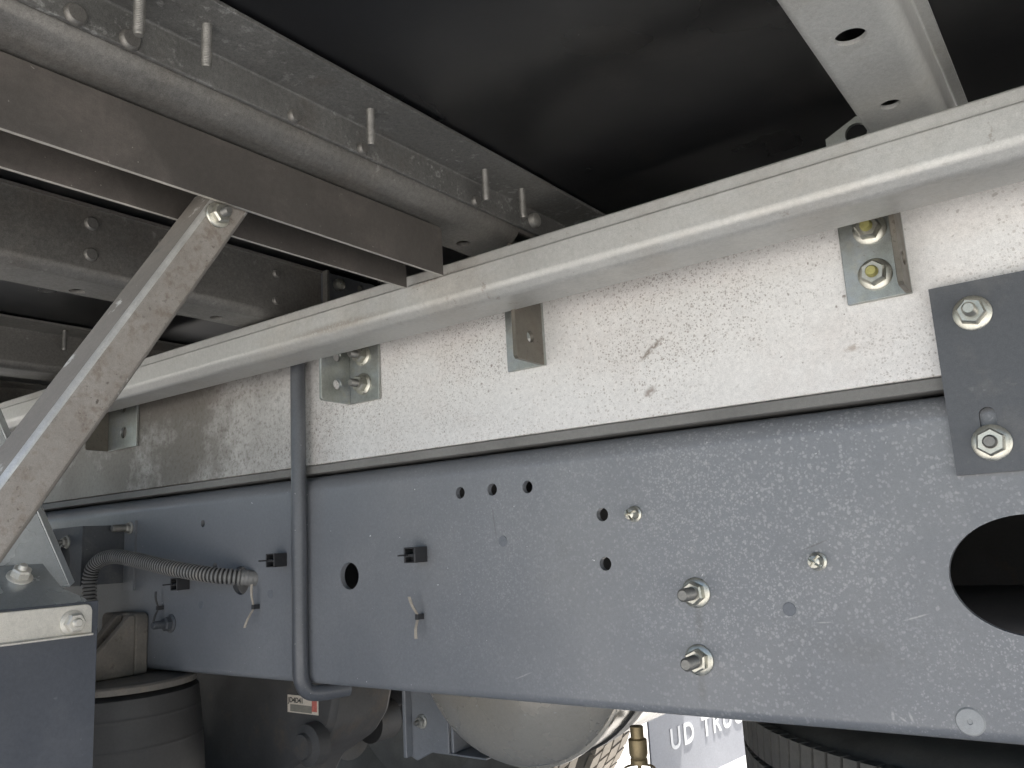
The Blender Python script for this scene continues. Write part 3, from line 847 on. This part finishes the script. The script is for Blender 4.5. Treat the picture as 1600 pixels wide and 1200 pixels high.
# ================================================================== things seen below the chassis rail
hg = thing('suspension_hanger', 'dark grey suspension plate with a cream and red parts label', 'hanger', (-1.27, 1.05, -0.49))
hp = fillet([(-1.62, -0.205), (-1.127, -0.205), (-1.131, -0.262), (-1.142, -0.300), (-1.176, -0.340), (-1.26, -0.385), (-1.32, -0.47), (-1.62, -0.50)], [0, 0.01, 0.05, 0.05, 0.06, 0.06, 0.05, 0], 6)
solid('plate', extrude(hp, 'Y', 1.0, 1.14), 'cast_dark', hg, 0.03)
solid('boss', lathe([(0.0001, 0.0), (0.020, 0.0), (0.022, 0.006), (0.034, 0.012), (0.036, 0.035)], 24, 'Y', (-1.180, 0.966, -0.330)), 'cast_dark', hg)
st = solid('parts_label', box(-1.2555, -1.1735, 0.9990, 0.9996, -0.2850, -0.2555), 'paper', hg)
solid('print_block', box(-1.2475, -1.190, 0.9984, 0.9988, -0.2830, -0.2710), 'print_grey', st)
solid('red_mark', box(-1.1895, -1.1765, 0.9984, 0.9988, -0.2800, -0.2590), 'print_red', st)
tm = text_mesh('JD4D41', 0.0125, 0.0002)
tm.materials.append(M['print_black'])
put('print', tm, None, st, (-1.253, 0.9986, -0.2680), TO_CAM, wn=False)['kind'] = 'stuff'

TX, TY, TZ, TR = -0.788, 0.985, -0.143, 0.196
at_ = thing('air_tank', 'round grey air tank with a domed end under the chassis rail', 'tank', (TX, TY+0.4, TZ-TR))
prof = []
for k in range(13):
    a = PI/2*k/12
    prof.append((TR*math.sin(a)+0.0001, 0.075*(1-math.cos(a))))
solid('dome', lathe(prof, 56, 'Y', (TX, TY, TZ)), 'tank', at_, ang=60, wn=False)
solid('seam', lathe([(TR-0.001, 0.0752), (TR+0.004, 0.077), (TR+0.005, 0.083), (TR+0.001, 0.0875)], 56, 'Y', (TX, TY, TZ)), 'tank', at_, ang=60, wn=False)
solid('shell', lathe([(TR, 0.0876), (TR, 0.75), (TR*0.8, 0.80), (0.0001, 0.83)], 56, 'Y', (TX, TY, TZ)), 'tank', at_, ang=60, wn=False)
solid('strap', lathe([(TR+0.0006, 0.150), (TR+0.004, 0.150), (TR+0.004, 0.185), (TR+0.0006, 0.185)], 56, 'Y', (TX, TY, TZ)), 'plastic', at_, ang=60, wn=False)
dv = solid('drain_valve', lathe([(0.0001, 0.0), (0.013, 0.0), (0.013, 0.006), (0.0115, 0.008), (0.0140, 0.014), (0.0140, 0.034), (0.010, 0.036), (0.010, 0.052), (0.0001, 0.052)], 20, 'Z', (-0.632, 1.14, -0.338)), 'brass', at_)
ring = [Vector((-0.632+0.022*math.cos(a), 1.14+0.022*math.sin(a), -0.345)) for a in [2*PI*k/24 for k in range(25)]]
solid('pull_ring', sweep(ring, 0.0018, 8, False), 'brass', dv)
solid('pull_pin', cyl((-0.632, 1.14, -0.3385), (-0.632, 1.14, -0.360), 0.003, 10), 'brass', dv)

tb = thing('tank_bracket', 'folded grey bracket with one bolt beside the air tank dome', 'bracket', (-0.97, 1.06, -0.35))
kb = 1.06/0.95
solid('face', extrude([(x*kb, z*kb) for x, z in ((-0.912, -0.18), (-0.912, -0.3125), (-0.898, -0.3175), (-0.865, -0.302), (-0.835, -0.302), (-0.835, -0.18))], 'Y', 1.060, 1.065), 'paint', tb, 0.001)
solid('edge', box(-1.018, -1.011, 1.045, 1.0598, -0.348, -0.197), 'paint', tb, 0.001)
solid('return', box(-0.9318, -0.9260, 1.0655, 1.16, -0.337, -0.197), 'paint', tb, 0.001)
solid('shelf', box(-1.00, -0.86, 1.0655, 1.19, -0.3405, -0.3375), 'paint', tb, 0.001)
nut(tb, (-0.988, 1.060, -0.292), TO_CAM, NUT_DULL, STUD_S)

# ---- rear axle and trailing arms in the dark
ax = thing('rear_axle', 'dark greasy axle housing and arms in the shade under the chassis', 'axle', (-1.85, 1.24, -0.55))
solid('axle_tube', cyl((-1.85, 0.62, -0.45), (-1.85, 1.88, -0.45), 0.075, 28), 'cast_dark', ax)
solid('differential', lathe([(0.0001, -0.20), (0.09, -0.19), (0.17, -0.11), (0.20, 0.0), (0.17, 0.11), (0.09, 0.19), (0.0001, 0.20)], 32, 'X', (-1.80, 1.34, -0.42)), 'cast_dark', ax, ang=60)
solid('pinion_housing', cyl((-1.66, 1.34, -0.42), (-1.48, 1.33, -0.405), 0.075, 28, 0.055), 'cast_dark', ax)
solid('flange', cyl((-1.478, 1.33, -0.405), (-1.455, 1.329, -0.403), 0.060, 28), 'cast_dark', ax)
solid('arm', sweep(smooth_path([(-1.85, 1.62, -0.47), (-1.62, 1.45, -0.43), (-1.43, 1.45, -0.335), (-1.20, 1.40, -0.30)], 8), 0.036, 16), 'cast_dark', ax, ang=60)
solid('arm_eye', cyl((-1.43, 1.36, -0.39), (-1.43, 1.42, -0.39), 0.045, 24), 'cast_dark', ax)
solid('cross_tube', cyl((-1.33, 1.16, -0.20), (-1.33, 1.57, -0.20), 0.06, 24), 'cast_dark', ax)
solid('propshaft', cyl((-0.5, 1.24, -0.150), (1.6, 1.24, -0.150), 0.055, 28), 'plastic', ax)  # black colour stands in for the dark inside the large oval hole

# ---- tyres
def tyre(label, centre, axis, R, Wd, group, mk_tread, nb=56):
    root = thing('tyre', label, 'tyre', centre, group)
    h = Wd/2
    pr = [(R*0.55, -h*0.72), (R*0.62, -h*0.88), (R*0.78, -h*1.0), (R*0.90, -h*0.97), (R*0.955, -h*0.86), (R*0.975, -h*0.80)]
    pr += [(R*0.975, h*0.80), (R*0.955, h*0.86), (R*0.90, h*0.97), (R*0.78, h), (R*0.62, h*0.88), (R*0.55, h*0.72), (R*0.55, -h*0.72)]
    solid('casing', lathe(pr, 72, axis, centre), 'tyre', root, ang=50, wn=False)
    bm = bmesh.new()
    rows = [(-0.86, -0.50), (-0.44, -0.04), (0.04, 0.44), (0.50, 0.86)]
    c0 = Vector(centre)
    for ri, (h0, h1) in enumerate(rows):
        for k in range(nb):
            a0 = 2*PI*(k+0.5*(ri % 2))/nb; a1 = a0+2*PI/nb*0.80
            sk = 0.25*2*PI/nb
            vs_ = []
            for r in (R*0.968, R):
                for a, hh in ((a0, h0), (a0+sk, h1), (a1+sk, h1), (a1, h0)):
                    c, s = math.cos(a)*r, math.sin(a)*r
                    p = (c, s, hh*h) if axis == 'Z' else (c, hh*h, s)
                    vs_.append(bm.verts.new(Vector(p)+c0))
            for q in ((0, 1, 2, 3), (4, 5, 6, 7), (0, 1, 5, 4), (1, 2, 6, 5), (2, 3, 7, 6), (3, 0, 4, 7)):
                bm.faces.new([vs_[i] for i in q])
    bmesh.ops.recalc_face_normals(bm, faces=bm.faces)
    solid('tread', bm, mk_tread, root, wn=False)
    return root
GT = 'twin tyres on the far side'
tyre('dusty far tyre, inner one of the twin pair', (-1.85, 2.04, -0.44), 'Y', 0.505, 0.24, GT, 'tyre_dust')
tyre('dusty far tyre, outer one of the twin pair', (-1.85, 2.35, -0.44), 'Y', 0.505, 0.24, GT, 'tyre_dust')
GN = 'twin tyres behind the plain mud flap'
tyre('dark near tyre, outer one of the twin pair behind the plain flap', (-1.85, 0.14, -0.44), 'Y', 0.505, 0.24, GN, 'tyre')
tyre('dark near tyre, inner one of the twin pair behind the plain flap', (-1.85, 0.44, -0.44), 'Y', 0.505, 0.24, GN, 'tyre')
arc = [(-1.85+0.60*math.cos(a), -0.42+0.56*math.sin(a)) for a in [PI*(0.18+0.70*k/28) for k in range(29)]]
mg = solid('mudguard', extrude(thick([Vector(p) for p in arc], 0.005), 'Y', 0.01, 0.585), 'flap', None)
tag(mg, 'black arched mudguard over the near twin tyres', 'mudguard')
tyre('dark spare tyre slung flat below the chassis rail', (-0.05, 1.44, -0.372), 'Z', 0.50, 0.25, None, 'tyre', 130)

# ---- far side of the chassis, closing the dark interior
f3 = solid('frame_rail', extrude(rail_profile(1.66, -1), 'X', XA, XB), 'cast_dark', None)  # near-black colour stands in for shade inside the frame
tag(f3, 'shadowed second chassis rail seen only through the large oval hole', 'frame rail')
s3 = solid('subframe_rail', extrude([(1.578, 0.1062), (1.655, 0.1062), (1.655, 0.130), (1.622, 0.134), (1.622, 0.338), (1.655, 0.342), (1.655, 0.352), (1.578, 0.352)], 'X', XA, XB), 'cast_dark', None)  # darkened in colour to imitate the shade under the floor
tag(s3, 'second rail behind the pale one, coloured dark for the shade under the floor', 'rail')
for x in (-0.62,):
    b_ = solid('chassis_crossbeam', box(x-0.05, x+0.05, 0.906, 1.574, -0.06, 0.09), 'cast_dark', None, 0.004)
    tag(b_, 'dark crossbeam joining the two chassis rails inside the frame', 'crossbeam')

vb = thing('blackout_box', 'black box added inside the chassis rail to darken the round hole by the pipe', 'blackout box', (-1.04, 0.98, -0.12))  # box added behind the hole so that it reads dark
solid('housing', box(-1.13, -0.95, 0.93, 1.04, -0.115, 0.035), 'plastic', vb, 0.006)
solid('lid', box(-1.12, -0.96, 0.94, 1.03, 0.0355, 0.045), 'plastic', vb, 0.003)

# everything above is measured from lens height: lift it onto the ground at z = 0
for o in list(bpy.data.objects):
    if o.parent is None and o is not camo and o is not so:
        o.location.z += ZC
